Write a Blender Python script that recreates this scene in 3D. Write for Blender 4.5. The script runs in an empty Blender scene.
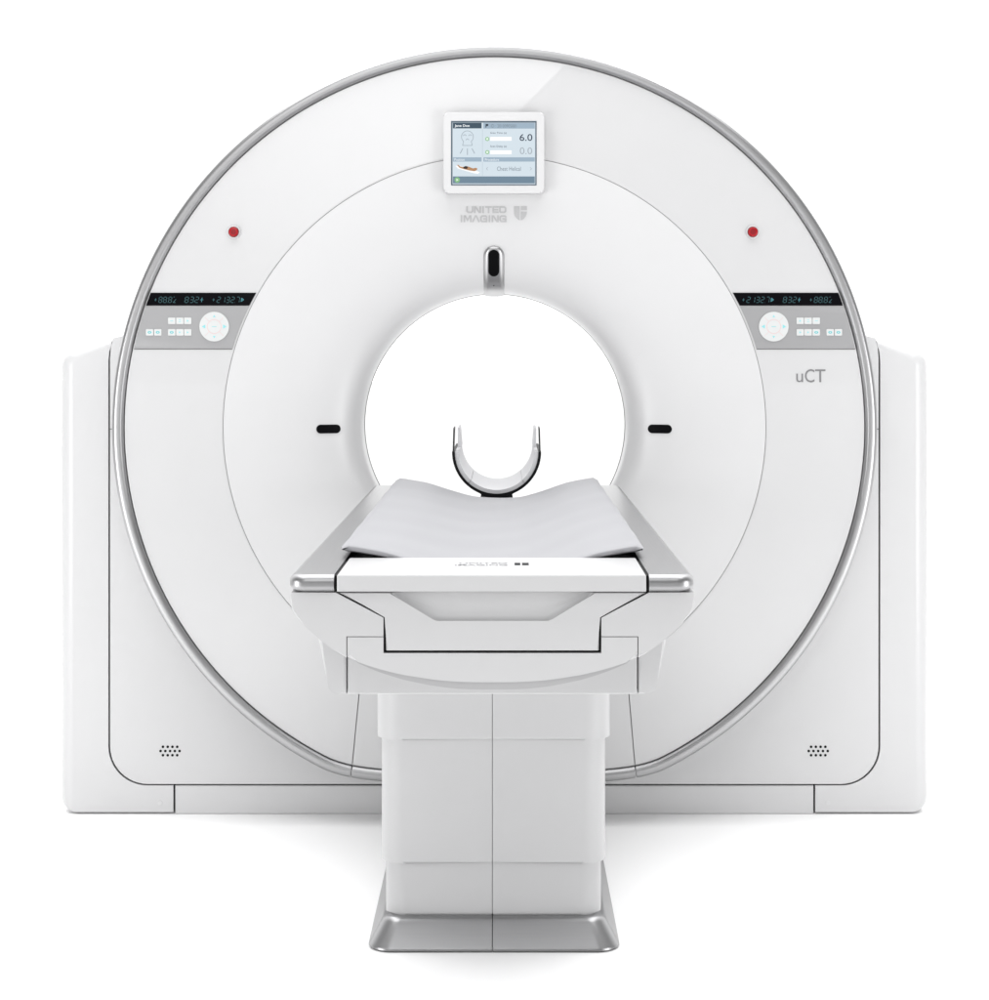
import bpy, bmesh, math, random
from mathutils import Vector, Matrix
R = math.radians
random.seed(3)
S = bpy.context.scene
COL = S.collection
F = 1873.0            # focal length in pixels of the 989x1000 photograph
CAMH = 1.25           # eye height, metres
VX, VY = 505.0, 346.0 # vanishing point of the photograph


def P(px, py, Y):
    """point measured on the vertical plane at depth Y (metres)"""
    d = 5.0 + Y
    return Vector(((px - VX) * d / F, Y, CAMH - (py - VY) * d / F))


def XZ(pts, Y):
    return [(P(a, b, Y).x, P(a, b, Y).z) for a, b in pts]

# ------------------------------------------------------------------ materials
MATS = {}


def mat(name, col, rough=0.4, metal=0.0, coat=0.0, coat_rough=0.03, bump=0.0, bscale=400, rvar=0.04,
        emit=None, estr=1.0, stretch=None, cvar=0.015, spec=0.5):
    m = bpy.data.materials.new(name)
    m.use_nodes = True
    nt = m.node_tree
    N, L = nt.nodes, nt.links
    b = N['Principled BSDF']
    b.inputs['Metallic'].default_value = metal
    b.inputs['Coat Weight'].default_value = coat
    b.inputs['Coat Roughness'].default_value = coat_rough
    b.inputs['Specular IOR Level'].default_value = spec
    tc = N.new('ShaderNodeTexCoord')
    mp = N.new('ShaderNodeMapping')
    if stretch:
        mp.inputs['Scale'].default_value = stretch
    L.new(tc.outputs['Object'], mp.inputs['Vector'])
    nz = N.new('ShaderNodeTexNoise')
    nz.inputs['Scale'].default_value = bscale if stretch else 6.0
    nz.inputs['Detail'].default_value = 4
    L.new(mp.outputs['Vector'], nz.inputs['Vector'])
    mr = N.new('ShaderNodeMapRange')
    mr.inputs['To Min'].default_value = max(0.0, rough - rvar)
    mr.inputs['To Max'].default_value = rough + rvar
    L.new(nz.outputs['Fac'], mr.inputs['Value'])
    L.new(mr.outputs['Result'], b.inputs['Roughness'])
    mx = N.new('ShaderNodeMix')
    mx.data_type = 'RGBA'
    mx.inputs['A'].default_value = (*[c * (1 - cvar) for c in col], 1)
    mx.inputs['B'].default_value = (*[min(1, c * (1 + cvar)) for c in col], 1)
    L.new(nz.outputs['Fac'], mx.inputs['Factor'])
    L.new(mx.outputs['Result'], b.inputs['Base Color'])
    if bump:
        n2 = N.new('ShaderNodeTexNoise')
        n2.inputs['Scale'].default_value = bscale
        n2.inputs['Detail'].default_value = 3
        L.new(mp.outputs['Vector'], n2.inputs['Vector'])
        bp = N.new('ShaderNodeBump')
        bp.inputs['Strength'].default_value = bump
        bp.inputs['Distance'].default_value = 0.001
        L.new(n2.outputs['Fac'], bp.inputs['Height'])
        L.new(bp.outputs['Normal'], b.inputs['Normal'])
    if emit:
        b.inputs['Emission Color'].default_value = (*emit, 1)
        b.inputs['Emission Strength'].default_value = estr
    MATS[name] = m
    return m


white = mat('white_enamel', (.535, .535, .54), .38, coat=.25, coat_rough=.15, bump=.02, bscale=700)
gloss = mat('white_gloss_panel', (.51, .51, .515), .40, coat=1.0, coat_rough=.015)
satin = mat('white_satin_funnel', (.55, .55, .555), .45, coat=.7, coat_rough=.30, bump=.02, bscale=700)
tablewhite = mat('table_white_paint', (.435, .435, .44), .42, coat=.2, coat_rough=.2, bump=.02, bscale=700)
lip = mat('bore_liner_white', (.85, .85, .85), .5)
metal = mat('brushed_aluminium', (.29, .29, .295), .34, metal=1.0, rvar=.05, stretch=(260, 2.5, 260), bscale=3, bump=.03, cvar=.05)
ringmetal = mat('satin_silver_trim', (.40, .40, .405), .34, metal=1.0, rvar=.03)
plinthmetal = mat('plinth_aluminium', (.33, .33, .335), .33, metal=1.0, rvar=.05, stretch=(2.5, 260, 260), bscale=3, bump=.03, cvar=.05)
panelgrey = mat('silver_grey_panel', (.30, .30, .305), .38, metal=.25, coat=.2, coat_rough=.1)
shadegrey = mat('grey_edge_shade', (.33, .33, .335), .45)  # painted shade for the rolled lower edge of the couch front
black = mat('black_gap', (.006, .006, .006), .6, spec=.2)
seamgrey = mat('grey_seam', (.16, .16, .16), .6, spec=.2)
seampale = mat('pale_grey_seam', (.30, .30, .30), .6, spec=.2)
lens = mat('dark_lens', (.003, .003, .0035), .4, spec=.04)
blackgloss = mat('black_glass', (.003, .003, .004), .15, coat=.12, coat_rough=.02, spec=.03)
carbon = mat('carbon_black', (.006, .006, .007), .5, bump=.1, bscale=300, spec=.12)
vinyl = mat('grey_vinyl', (.272, .272, .287), .55, bump=.12, bscale=900, rvar=.06, cvar=.03)
vinylpad = mat('pale_grey_vinyl', (.56, .56, .575), .55, bump=.12, bscale=900)
keyw = mat('white_key', (.53, .54, .54), .4, emit=(.9, 1, 1), estr=.02)
cyan = mat('cyan_symbol', (.10, .45, .48), .5)
cyanpale = mat('pale_cyan_symbol', (.22, .55, .58), .5)
pink = mat('pale_pink_line', (.62, .42, .42), .5)
teal = mat('teal_led', (.01, .03, .03), .5, emit=(.05, .22, .26), estr=.40)
tealbright = mat('bright_teal_led', (.01, .03, .03), .5, emit=(.09, .42, .50), estr=.5)
red = mat('red_button', (.30, .004, .009), .3, coat=.15, spec=.3)
darkred = mat('dark_red_ring', (.10, .003, .005), .35)
letter = mat('silver_lettering', (.42, .42, .425), .35, metal=.2)
letterdark = mat('grey_lettering', (.19, .19, .195), .35, metal=.2)
letterfaint = mat('faint_grey_print', (.2, .2, .21), .5)
inkdark = mat('dark_print', (.02, .02, .022), .7, spec=.1)
floorm = mat('white_floor', (.97, .97, .97), .6, cvar=.004)


def scr(name, c):
    def lin(v):
        v /= 255
        return v / 12.92 if v <= .04045 else ((v + .055) / 1.055) ** 2.4
    l = tuple(lin(v) for v in c)
    return mat('screen_' + name, tuple(.05 * v for v in l), .25, emit=l, estr=.96, spec=.15)

# ------------------------------------------------------------------ objects


def thing(name, label, cat, loc, group=None):
    o = bpy.data.objects.new(name, None)
    COL.objects.link(o)
    o.location = loc
    o.empty_display_size = .1
    o['label'] = label
    o['category'] = cat
    if group:
        o['group'] = group
    return o


def root_of(o):
    while o.parent:
        o = o.parent
    return o


FLAT = {'side_cover', 'front_panel', 'base_cover', 'monitor', 'control_panel', 'display_strip', 'body_cheek', 'body_front', 'drawer', 'carriage_side',
        'carriage_front', 'column_cover', 'end_cap', 'side_rail', 'key', 'direction_pad', 'outer_cover', 'lower_cover', 'plinth'}


def obj(name, bm, m, parent=None, label=None, angle=35, recalc=True):
    if recalc:
        bmesh.ops.recalc_face_normals(bm, faces=bm.faces)
    if parent:
        bmesh.ops.translate(bm, verts=bm.verts, vec=-Vector(root_of(parent).location))
    me = bpy.data.meshes.new(name)
    bm.to_mesh(me)
    bm.free()
    for p in me.polygons:
        p.use_smooth = True
    me.set_sharp_from_angle(angle=R(angle))
    for mm in (m if isinstance(m, (list, tuple)) else [m]):
        me.materials.append(mm)
    o = bpy.data.objects.new(name, me)
    COL.objects.link(o)
    if parent:
        o.parent = parent
    if label:
        o['label'] = label
    if name in FLAT:
        w_ = o.modifiers.new('weighted normals', 'WEIGHTED_NORMAL')
        w_.keep_sharp = True
    return o


def round_poly(pts, rad, seg=6):
    """round the corners of a 2-D polygon; rad is one number or a list"""
    out = []
    n = len(pts)
    for i in range(n):
        r = rad[i] if isinstance(rad, (list, tuple)) else rad
        p = Vector(pts[i]).to_2d()
        if r <= 0:
            out.append(tuple(p))
            continue
        a = (Vector(pts[i - 1]).to_2d() - p)
        b = (Vector(pts[(i + 1) % n]).to_2d() - p)
        la, lb = a.length, b.length
        a.normalize()
        b.normalize()
        ang = math.acos(max(-1, min(1, a.dot(b))))
        t = min(r / math.tan(ang / 2), la * .49, lb * .49)
        rr = t * math.tan(ang / 2)
        c = p + (a + b).normalized() * (rr / math.sin(ang / 2))
        s, e = p + a * t, p + b * t
        a0 = math.atan2(s.y - c.y, s.x - c.x)
        a1 = math.atan2(e.y - c.y, e.x - c.x)
        d = (a1 - a0 + math.pi) % (2 * math.pi) - math.pi
        for k in range(seg + 1):
            th = a0 + d * k / seg
            out.append((c.x + rr * math.cos(th), c.y + rr * math.sin(th)))
    return out


def prism(pts, a0, a1, bev=0.0, seg=3, axis='Y', bm=None, both=False, lvl_scale=None, roll=None):
    """extrude a 2-D outline from a0 to a1.  axis Y: pts are (x,z); axis Z: pts are (x,y).  the a0 end gets the bevel"""
    own = bm is None
    bm = bm or bmesh.new()
    mk = (lambda p, a: (p[0], a, p[1])) if axis == 'Y' else (lambda p, a: (p[0], p[1], a))
    v0 = [bm.verts.new(mk(p, a0)) for p in pts]
    pts1 = lvl_scale or pts
    v1 = [bm.verts.new(mk(p, a1)) for p in pts1]
    f0 = bm.faces.new(v0)
    f1 = bm.faces.new(v1[::-1])
    n = len(pts)
    for i in range(n):
        bm.faces.new((v0[i], v1[i], v1[(i + 1) % n], v0[(i + 1) % n]))
    if roll and any(roll[0](e) for e in f0.edges):                      # a big rounding along some of the front edges only
        pick, off, sg = roll
        keep = [e for e in f0.edges if not pick(e)]
        bmesh.ops.bevel(bm, geom=[e for e in f0.edges if pick(e)], offset=off, offset_type='OFFSET', segments=sg, profile=.5,
                        affect='EDGES', clamp_overlap=True)
        bev = 0
    if bev:
        es = list(f0.edges) + (list(f1.edges) if both else [])
        bmesh.ops.bevel(bm, geom=es, offset=bev, offset_type='OFFSET', segments=seg, profile=.5,
                        affect='EDGES', clamp_overlap=True)
    return bm


def rect(x0, z0, x1, z1):
    return [(x0, z0), (x1, z0), (x1, z1), (x0, z1)]


def box(bm, x0, x1, y0, y1, z0, z1):
    r = bmesh.ops.create_cube(bm, size=1)
    for v in r['verts']:
        v.co = Vector(((x0 + x1) / 2 + v.co.x * (x1 - x0), (y0 + y1) / 2 + v.co.y * (y1 - y0), (z0 + z1) / 2 + v.co.z * (z1 - z0)))
    return bm


def sheet(bm, pts, Y):
    f = bm.faces.new([bm.verts.new((x, Y, z)) for x, z in pts])
    if f.normal.y > 0:
        f.normal_flip()
    f.normal_update()
    if f.normal.y > 0:
        f.normal_flip()
    return f


def circ(cx, cz, r, n=24, a0=0, a1=2 * math.pi, close=True):
    m = n if close else n + 1
    return [(cx + r * math.cos(a0 + (a1 - a0) * k / n), cz + r * math.sin(a0 + (a1 - a0) * k / n)) for k in range(m)]


def pill(x0, z0, x1, z1, n=10):
    r = min(x1 - x0, z1 - z0) / 2
    return round_poly(rect(x0, z0, x1, z1), r * .999, n)


_tc = {}


def text_geo(body, bold=0.0, align='LEFT', spacing=1.0, line=1.0):
    """built-in font -> (verts, faces) in a unit box, no files"""
    cu = bpy.data.curves.new('lettering_curve', 'FONT')
    cu.body = body
    cu.align_x = align
    cu.offset = bold
    cu.space_character = spacing
    cu.space_line = line
    cu.resolution_u = 4
    o = bpy.data.objects.new('lettering_source', cu)
    COL.objects.link(o)
    bpy.context.view_layer.update()
    me = o.evaluated_get(bpy.context.evaluated_depsgraph_get()).to_mesh()
    vs = [v.co.copy() for v in me.vertices]
    fs = [tuple(p.vertices) for p in me.polygons]
    o.to_mesh_clear() if hasattr(o, 'to_mesh_clear') else None
    bpy.data.objects.remove(o)
    bpy.data.curves.remove(cu)
    x0 = min(v.x for v in vs); x1 = max(v.x for v in vs)
    y0 = min(v.y for v in vs); y1 = max(v.y for v in vs)
    return [((v.x - x0) / (x1 - x0), (v.y - y0) / (y1 - y0)) for v in vs], fs


def put_text(bm, body, x0, z0, x1, z1, Y, **k):
    vs, fs = text_geo(body, **k)
    nv = [bm.verts.new((x0 + u * (x1 - x0), Y, z0 + w * (z1 - z0))) for u, w in vs]
    for f in fs:
        try:
            bm.faces.new([nv[i] for i in f])
        except ValueError:
            pass


def px_text(bm, body, a, b, c, d, Y, **k):
    """text filling the pixel box a,b (top left) .. c,d (bottom right) at depth Y"""
    p, q = P(a, b, Y), P(c, d, Y)
    put_text(bm, body, p.x, q.z, q.x, p.z, Y, **k)


def face_front(bm):
    bm.normal_update()
    for f in bm.faces:
        if f.normal.y > 0:
            f.normal_flip()

# ================================================================== GANTRY
YD = -0.12
K = (5 + YD) / F
XG = (494.5 - VX) * K
ZG = CAMH - (427 - VY) * K
gantry = thing('ct_scanner', 'large white ring-shaped scanner with silver rim and round bore standing behind the couch',
               'CT scanner', (XG, 0.3, 0))


def squeeze(r, sn):
    """the round covers are flattened where they meet the base; returns the height of a point at radius r"""
    z = ZG + r * sn
    zm = ZG + .981 * sn
    z0 = CAMH - (762 - VY) * K
    if zm >= z0:
        return z
    t = (z0 - zm) / K
    lift = (z0 - K * 18 * (1 - math.exp(-t / 18))) - zm
    f = max(0, min(1, (r - .70) / .20))
    return z + lift * f * f * (3 - 2 * f)


def lathe(prof, n=256, closed=False, sq=False, a0=0, a1=2 * math.pi):
    """prof: list of (r, Y) -> surface of revolution about the bore axis"""
    bm = bmesh.new()
    rows = []
    for r, y in prof:
        row = []
        for k in range(n):
            a = 2 * math.pi * k / n
            z = squeeze(r, math.sin(a)) if sq else ZG + r * math.sin(a)
            row.append(bm.verts.new((XG + r * math.cos(a), y, z)))
        rows.append(row)
    m = len(prof)
    for i in range(m if closed else m - 1):
        A, B = rows[i], rows[(i + 1) % m]
        for k in range(n):
            bm.faces.new((A[k], A[(k + 1) % n], B[(k + 1) % n], B[k]))
    return bm


# the two slanted seams below the bore
SL = [P(362, 664, YD), P(351, 777, YD)]
SR = [P(626.3, 664, YD), P(636, 777, YD)]


def cut_wedge(bm, keep_wedge, gap=.0022):
    """keep only the part below the bore between the slanted seams, or everything but it"""
    out = []
    for (a, b), sgn in ((SL, -1), (SR, 1)):
        d = (b - a)
        n = Vector((-d.z, 0, d.x))
        if n.x * sgn < 0:
            n = -n
        n.normalize()                      # n points away from the wedge
        off = a + n * (gap / 2 if not keep_wedge else -gap / 2)
        bmesh.ops.bisect_plane(bm, geom=bm.verts[:] + bm.edges[:] + bm.faces[:], plane_co=off, plane_no=n)
        out.append((off, n))
    kill = []
    for f in bm.faces:
        c = f.calc_center_median()
        inside = c.z < ZG - .3 and all((c - o).dot(n) < 0 for o, n in out)
        if inside != keep_wedge:
            kill.append(f)
    bmesh.ops.delete(bm, geom=kill, context='FACES')
    return bm


# dish profile of the inner funnel
key = [(.7066, -.1195), (.62, -.113), (.54, -.1045), (.48, -.095), (.44, -.085), (.410, -.0735), (.388, -.060),
       (.371, -.043), (.3605, -.024), (.3545, -.007), (.3515, .012), (.3503, .036)]


def catmull(pts, per=5):
    out = []
    n = len(pts)
    for i in range(n - 1):
        p0 = pts[max(0, i - 1)]; p1 = pts[i]; p2 = pts[i + 1]; p3 = pts[min(n - 1, i + 2)]
        for k in range(per):
            t = k / per
            out.append(tuple(.5 * ((2 * b) + (-a + c) * t + (2 * a - 5 * b + 4 * c - d) * t * t + (-a + 3 * b - 3 * c + d) * t ** 3)
                             for a, b, c, d in zip(p0, p1, p2, p3)))
    out.append(pts[-1])
    return out


dish = catmull(key)


def dish_y(x, z):
    r = math.hypot(x - XG, z - ZG)
    for (r0, y0), (r1, y1) in zip(dish, dish[1:]):
        if r1 <= r <= r0:
            t = (r0 - r) / (r0 - r1)
            return y0 + (y1 - y0) * t
    return YD if r > .7 else dish[-1][1]


def conform(bm, ref):
    """lay something modelled on the plane Y=ref onto the funnel"""
    for v in bm.verts:
        v.co.y += dish_y(v.co.x, v.co.z) - ref
    return bm


def slice_up(bm, n, lo, hi, k=9):
    """cut a flat piece into strips so that it can follow the funnel's curve"""
    n = Vector(n)
    for i in range(1, k):
        bmesh.ops.bisect_plane(bm, geom=bm.verts[:] + bm.edges[:] + bm.faces[:], plane_co=n * (lo + (hi - lo) * i / k), plane_no=n)


# drum that carries the round covers
bm = lathe([(.962, -.112), (.978, -.108), (.9845, -.095), (.986, -.07), (.986, .70), (.97, .74), (.9, .76), (.50, .76), (.475, .75)], sq=True)
obj('drum', bm, white, gantry)
bm = lathe([(.972, -.1105), (.70, -.1105)], sq=True)
obj('drum_face', bm, seampale, gantry, label='dark backing seen only as thin seams between the round covers')

# outer glossy cover, cut by the two slanted seams
prof = [(0.7079, -.112), (0.7079, -.1187), (.7102, -.1197), (.7115, YD), (.95, YD), (.9622, YD), (.9634, -.1195), (.964, -.118), (.964, -.112)]
prof = prof[:4] + [(.7135, YD)] + [(.7115 + (.95 - .7115) * k / 6, YD) for k in range(1, 6)] + [(.95, YD), (.9600, YD)] + prof[5:]
obj('outer_cover', cut_wedge(lathe(prof, 288, sq=True), False), gloss, gantry, label='glossy white outer ring cover')
obj('lower_cover', cut_wedge(lathe(prof, 288, sq=True), True), gloss, gantry, label='glossy white cover section below the bore')

# silver trim ring, half round
def ring_prof():
    r0, r1 = .9662, .9965
    c, h = (r0 + r1) / 2, (r1 - r0) / 2
    out = [(r0, -.112)]
    for k in range(0, 17):
        t = -math.cos(math.pi * k / 16)
        out.append((c + h * t, -.122 - .010 * (1 - abs(t) ** 3.2)))
    out += [(r1, -.10), (.986, -.098)]
    return out
obj('trim_ring', cut_wedge(lathe(ring_prof(), 288, sq=True), False, .003), ringmetal, gantry, angle=60)
obj('trim_ring_segment', cut_wedge(lathe(ring_prof(), 288, sq=True), True, .003), ringmetal, gantry, angle=60)

# funnel and bore
obj('inner_cover', lathe([(.7066, -.111)] + dish, 256), satin, gantry, label='satin white funnel round the bore', angle=60)
obj('bore_gasket', lathe([(.3508, .032), (.3490, .0365), (.3490, .0395), (.3508, .042)], 256), seamgrey, gantry)
obj('bore_liner', lathe([(.3520, .040), (.364, .10), (.476, .70), (.49, .74), (.52, .758)], 256), lip, gantry)

# ---- square body behind the drum: side covers, front panel, base strip
def flipx(pts):
    return [(2 * 494.3 - a, b) for a, b in pts]


def gap_corner(cx, cy, r, n=12):
    return [(cx - r * math.cos(math.pi / 2 * k / n), cy + r * math.sin(math.pi / 2 * k / n)) for k in range(n + 1)]


def side_cover(flip):
    RB = .040
    bm = bmesh.new()
    rows = []
    lev = [(RB * (1 - math.sin(a)), RB * (1 - math.cos(a))) for a in [math.pi / 2 * k / 8 for k in range(9)]]
    lev = [(e, y) for e, y in lev] + [(0, .68), (.006, .70), (.02, .715), (.04, .72)]
    kx = F / 5
    for e, y in lev:
        pe = e * kx                       # inset in pixels
        inner = [(111.2, 339 + pe * .42), (109.2, 347 + pe * .3), (108.2, 358 + pe * .2)] + gap_corner(147.2, 746.5, 39) + [(173.2, 785.5), (173.2, 814.2 - min(pe, 6) * .35)]
        outer = [(58.6 + pe, 814.2 - min(pe, 6) * .35), (58.6 + pe, 353.2 + pe * .62)]
        pts = inner + outer
        if flip:
            pts = flipx(pts)
        q = XZ(pts, 0)
        n = len(q)
        rad = [0] * n
        rad[n - 2] = max(.012, .042 - e)
        rad[n - 1] = max(.012, .040 - e * .5)
        q = round_poly(q, rad, 8)
        rows.append([bm.verts.new((x, y, z)) for x, z in q])
    n = len(rows[0])
    for A, B in zip(rows, rows[1:]):
        for k in range(n):
            bm.faces.new((A[k], A[(k + 1) % n], B[(k + 1) % n], B[k]))
    bm.faces.new(rows[0])
    bm.faces.new(rows[-1])
    return bm


for fl in (False, True):
    side = obj('side_cover', side_cover(fl), white, gantry, angle=40)
    c = P(160 if not fl else 828, 803, 0)
    bm = prism(circ(c.x, c.z, .0062, 20), -.0008, .002, .0004, 1)
    obj('screw_cap', bm, satin, side)

q = XZ(rect(174.9, 785.6, 813.8, 785.6)[:2] + [(813.8, 814.2), (174.9, 814.2)], 0)
obj('base_cover', prism(q, 0, .72, .0045, 3), white, gantry)
half = [(135, 332.5), (112.9, 338), (110.9, 347), (109.9, 358)] + gap_corner(148.0, 746, 38.0)
def arch(r, n=60):
    """lower arc about the bore, right to left, in picture pixels of plane Y=0"""
    zb = CAMH - (332.5 - VY) * 5 / F
    a0 = math.asin((zb - ZG) / r)
    return [(XG + r * math.cos(a0 - (math.pi + 2 * a0) * k / n), ZG + r * math.sin(a0 - (math.pi + 2 * a0) * k / n)) for k in range(n + 1)]
q = XZ(half + flipx(half)[::-1], 0) + arch(.90)
fp = obj('front_panel', prism(q, 0.0, .70, .0018, 2), white, gantry)
bm = bmesh.new()
for (a, b, c, d) in ((104, 345, 135, 760), (2 * 494.3 - 135, 345, 885, 760), (104, 762, 885, 790), (168, 791, 820, 812)):
    p, r = P(a, b, 0), P(c, d, 0)
    box(bm, p.x, r.x, .012, .69, r.z, p.z)
obj('gap_liner', bm, black, gantry, label='black backing that shows as the thin gap round the front panel')
# little seam marks beside the rim
for fl in (False, True):
    q = XZ(flipx([(109.8, 428.6), (116, 428.6), (116, 429.5), (109.8, 429.5)]) if fl else [(109.8, 428.6), (116, 428.6), (116, 429.5), (109.8, 429.5)], 0)
    bm = prism(q, -.0006, .001)
    obj('seam_mark', bm, seamgrey, fp)
# speaker holes
for cx in (170.0, 818.3):
    bm = bmesh.new()
    for row, (n, dy) in enumerate(((4, -4.2), (5, 0), (4, 4.2))):
        for k in range(n):
            c = P(cx + (k - (n - 1) / 2) * 4.75, 751 + dy, 0)
            prism(circ(c.x, c.z, .0036, 14), -.0007, .001, bm=bm)
    obj('speaker_grille', bm, black, fp)

# ---- red buttons
for cx in (233.7, 752.8):
    c = P(cx, 232, YD - .004)
    btn = obj('emergency_button', prism(circ(c.x, c.z, .0128, 32), YD - .012, YD - .001, .003, 4), red, gantry)
    bm = bmesh.new()
    ro, ri = circ(c.x, c.z, .0178, 32), circ(c.x, c.z, .0132, 32)
    prof4 = [(ri, YD - .0), (ri, YD - .005), (circ(c.x, c.z, .0145, 32), YD - .0068), (circ(c.x, c.z, .0165, 32), YD - .006), (ro, YD - .0)]
    rows = [[bm.verts.new((x, y, z)) for x, z in pp] for pp, y in prof4]
    for A, B in zip(rows, rows[1:]):
        for k in range(32):
            bm.faces.new((A[k], A[(k + 1) % 32], B[(k + 1) % 32], B[k]))
    obj('collar', bm, white, btn)
    bm = bmesh.new()
    put_text(bm, 'O', c.x - .006, c.z - .006, c.x + .006, c.z + .006, YD - .0124)
    box(bm, c.x - .0007, c.x + .0007, YD - .0126, YD - .0123, c.z - .004, c.z + .003)
    obj('symbol', bm, darkred, btn)

# ---- control panels
RI, RO = .7125, .9615


def arc_px(r, y0, y1, side, n=10):
    """points on a circle of radius r between picture heights y0,y1 (plane YD)"""
    out = []
    for k in range(n + 1):
        y = y0 + (y1 - y0) * k / n
        z = CAMH - (y - VY) * K
        dx = math.sqrt(r * r - (z - ZG) ** 2)
        out.append((XG + side * dx, z))
    return out


SEG = {'0': 'abcdef', '1': 'bc', '2': 'abged', '3': 'abgcd', '7': 'abc', '8': 'abcdefg', '+': 'p', '.': '.', '%': '%', '>': '>', 'x': 'x'}


def seven(bm, text, x0, z0, h, Y, bmb=None):
    w, t, sk = h * .52, h * .085, .14
    x = x0
    def quad(b, ax, az, bx, bz):
        d = Vector((bx - ax, bz - az)).normalized() * (t / 2)
        nn = Vector((-d.y, d.x))
        pp = [(ax + d.x * .1 + nn.x, az + nn.y), (bx + nn.x, bz + nn.y), (bx - nn.x, bz - nn.y), (ax - nn.x, az - nn.y)]
        sheet(b, [(x + px + pz * sk, z0 + pz) for px, pz in pp], Y)
    g = .07 * h
    segs = {'a': (g, h, w - g, h), 'b': (w, h - g, w, h / 2 + g), 'c': (w, h / 2 - g, w, g), 'd': (g, 0, w - g, 0), 'e': (0, g, 0, h / 2 - g),
            'f': (0, h / 2 + g, 0, h - g), 'g': (g, h / 2, w - g, h / 2)}
    for ch in text:
        if ch == ' ':
            x += w * .7
            continue
        if ch == '.':
            x -= w * .22
            quad(bm, w * .0, 0, w * .12, 0)
            x += w * .42
            continue
        if ch == '+':
            quad(bm, 0, h * .5, w * .7, h * .5); quad(bm, w * .35, h * .25, w * .35, h * .75)
        elif ch == '%':
            quad(bm, 0, h, w * .4, h); quad(bm, w * .1, 0, w * .9, h * .6); quad(bm, w * .2, 0, w * .9, 0)
        elif ch == '>':
            quad(bmb, 0, h * .5, w * .8, h * .5); quad(bmb, w * .1, h * .15, w * .1, h * .85); quad(bmb, w * .2, h * .8, w * .9, h * .5); quad(bmb, w * .2, h * .2, w * .9, h * .5)
            quad(bmb, w * .3, h * .65, w * .3, h * .35)
        elif ch == 'x':
            quad(bmb, 0, h * .5, w * .9, h * .5); quad(bmb, w * .45, h * .1, w * .45, h * .9); quad(bmb, w * .3, h * .62, w * .6, h * .62)
        else:
            for s in SEG[ch]:
                quad(bm, *segs[s])
        x += w * 1.5
    return x


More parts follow.
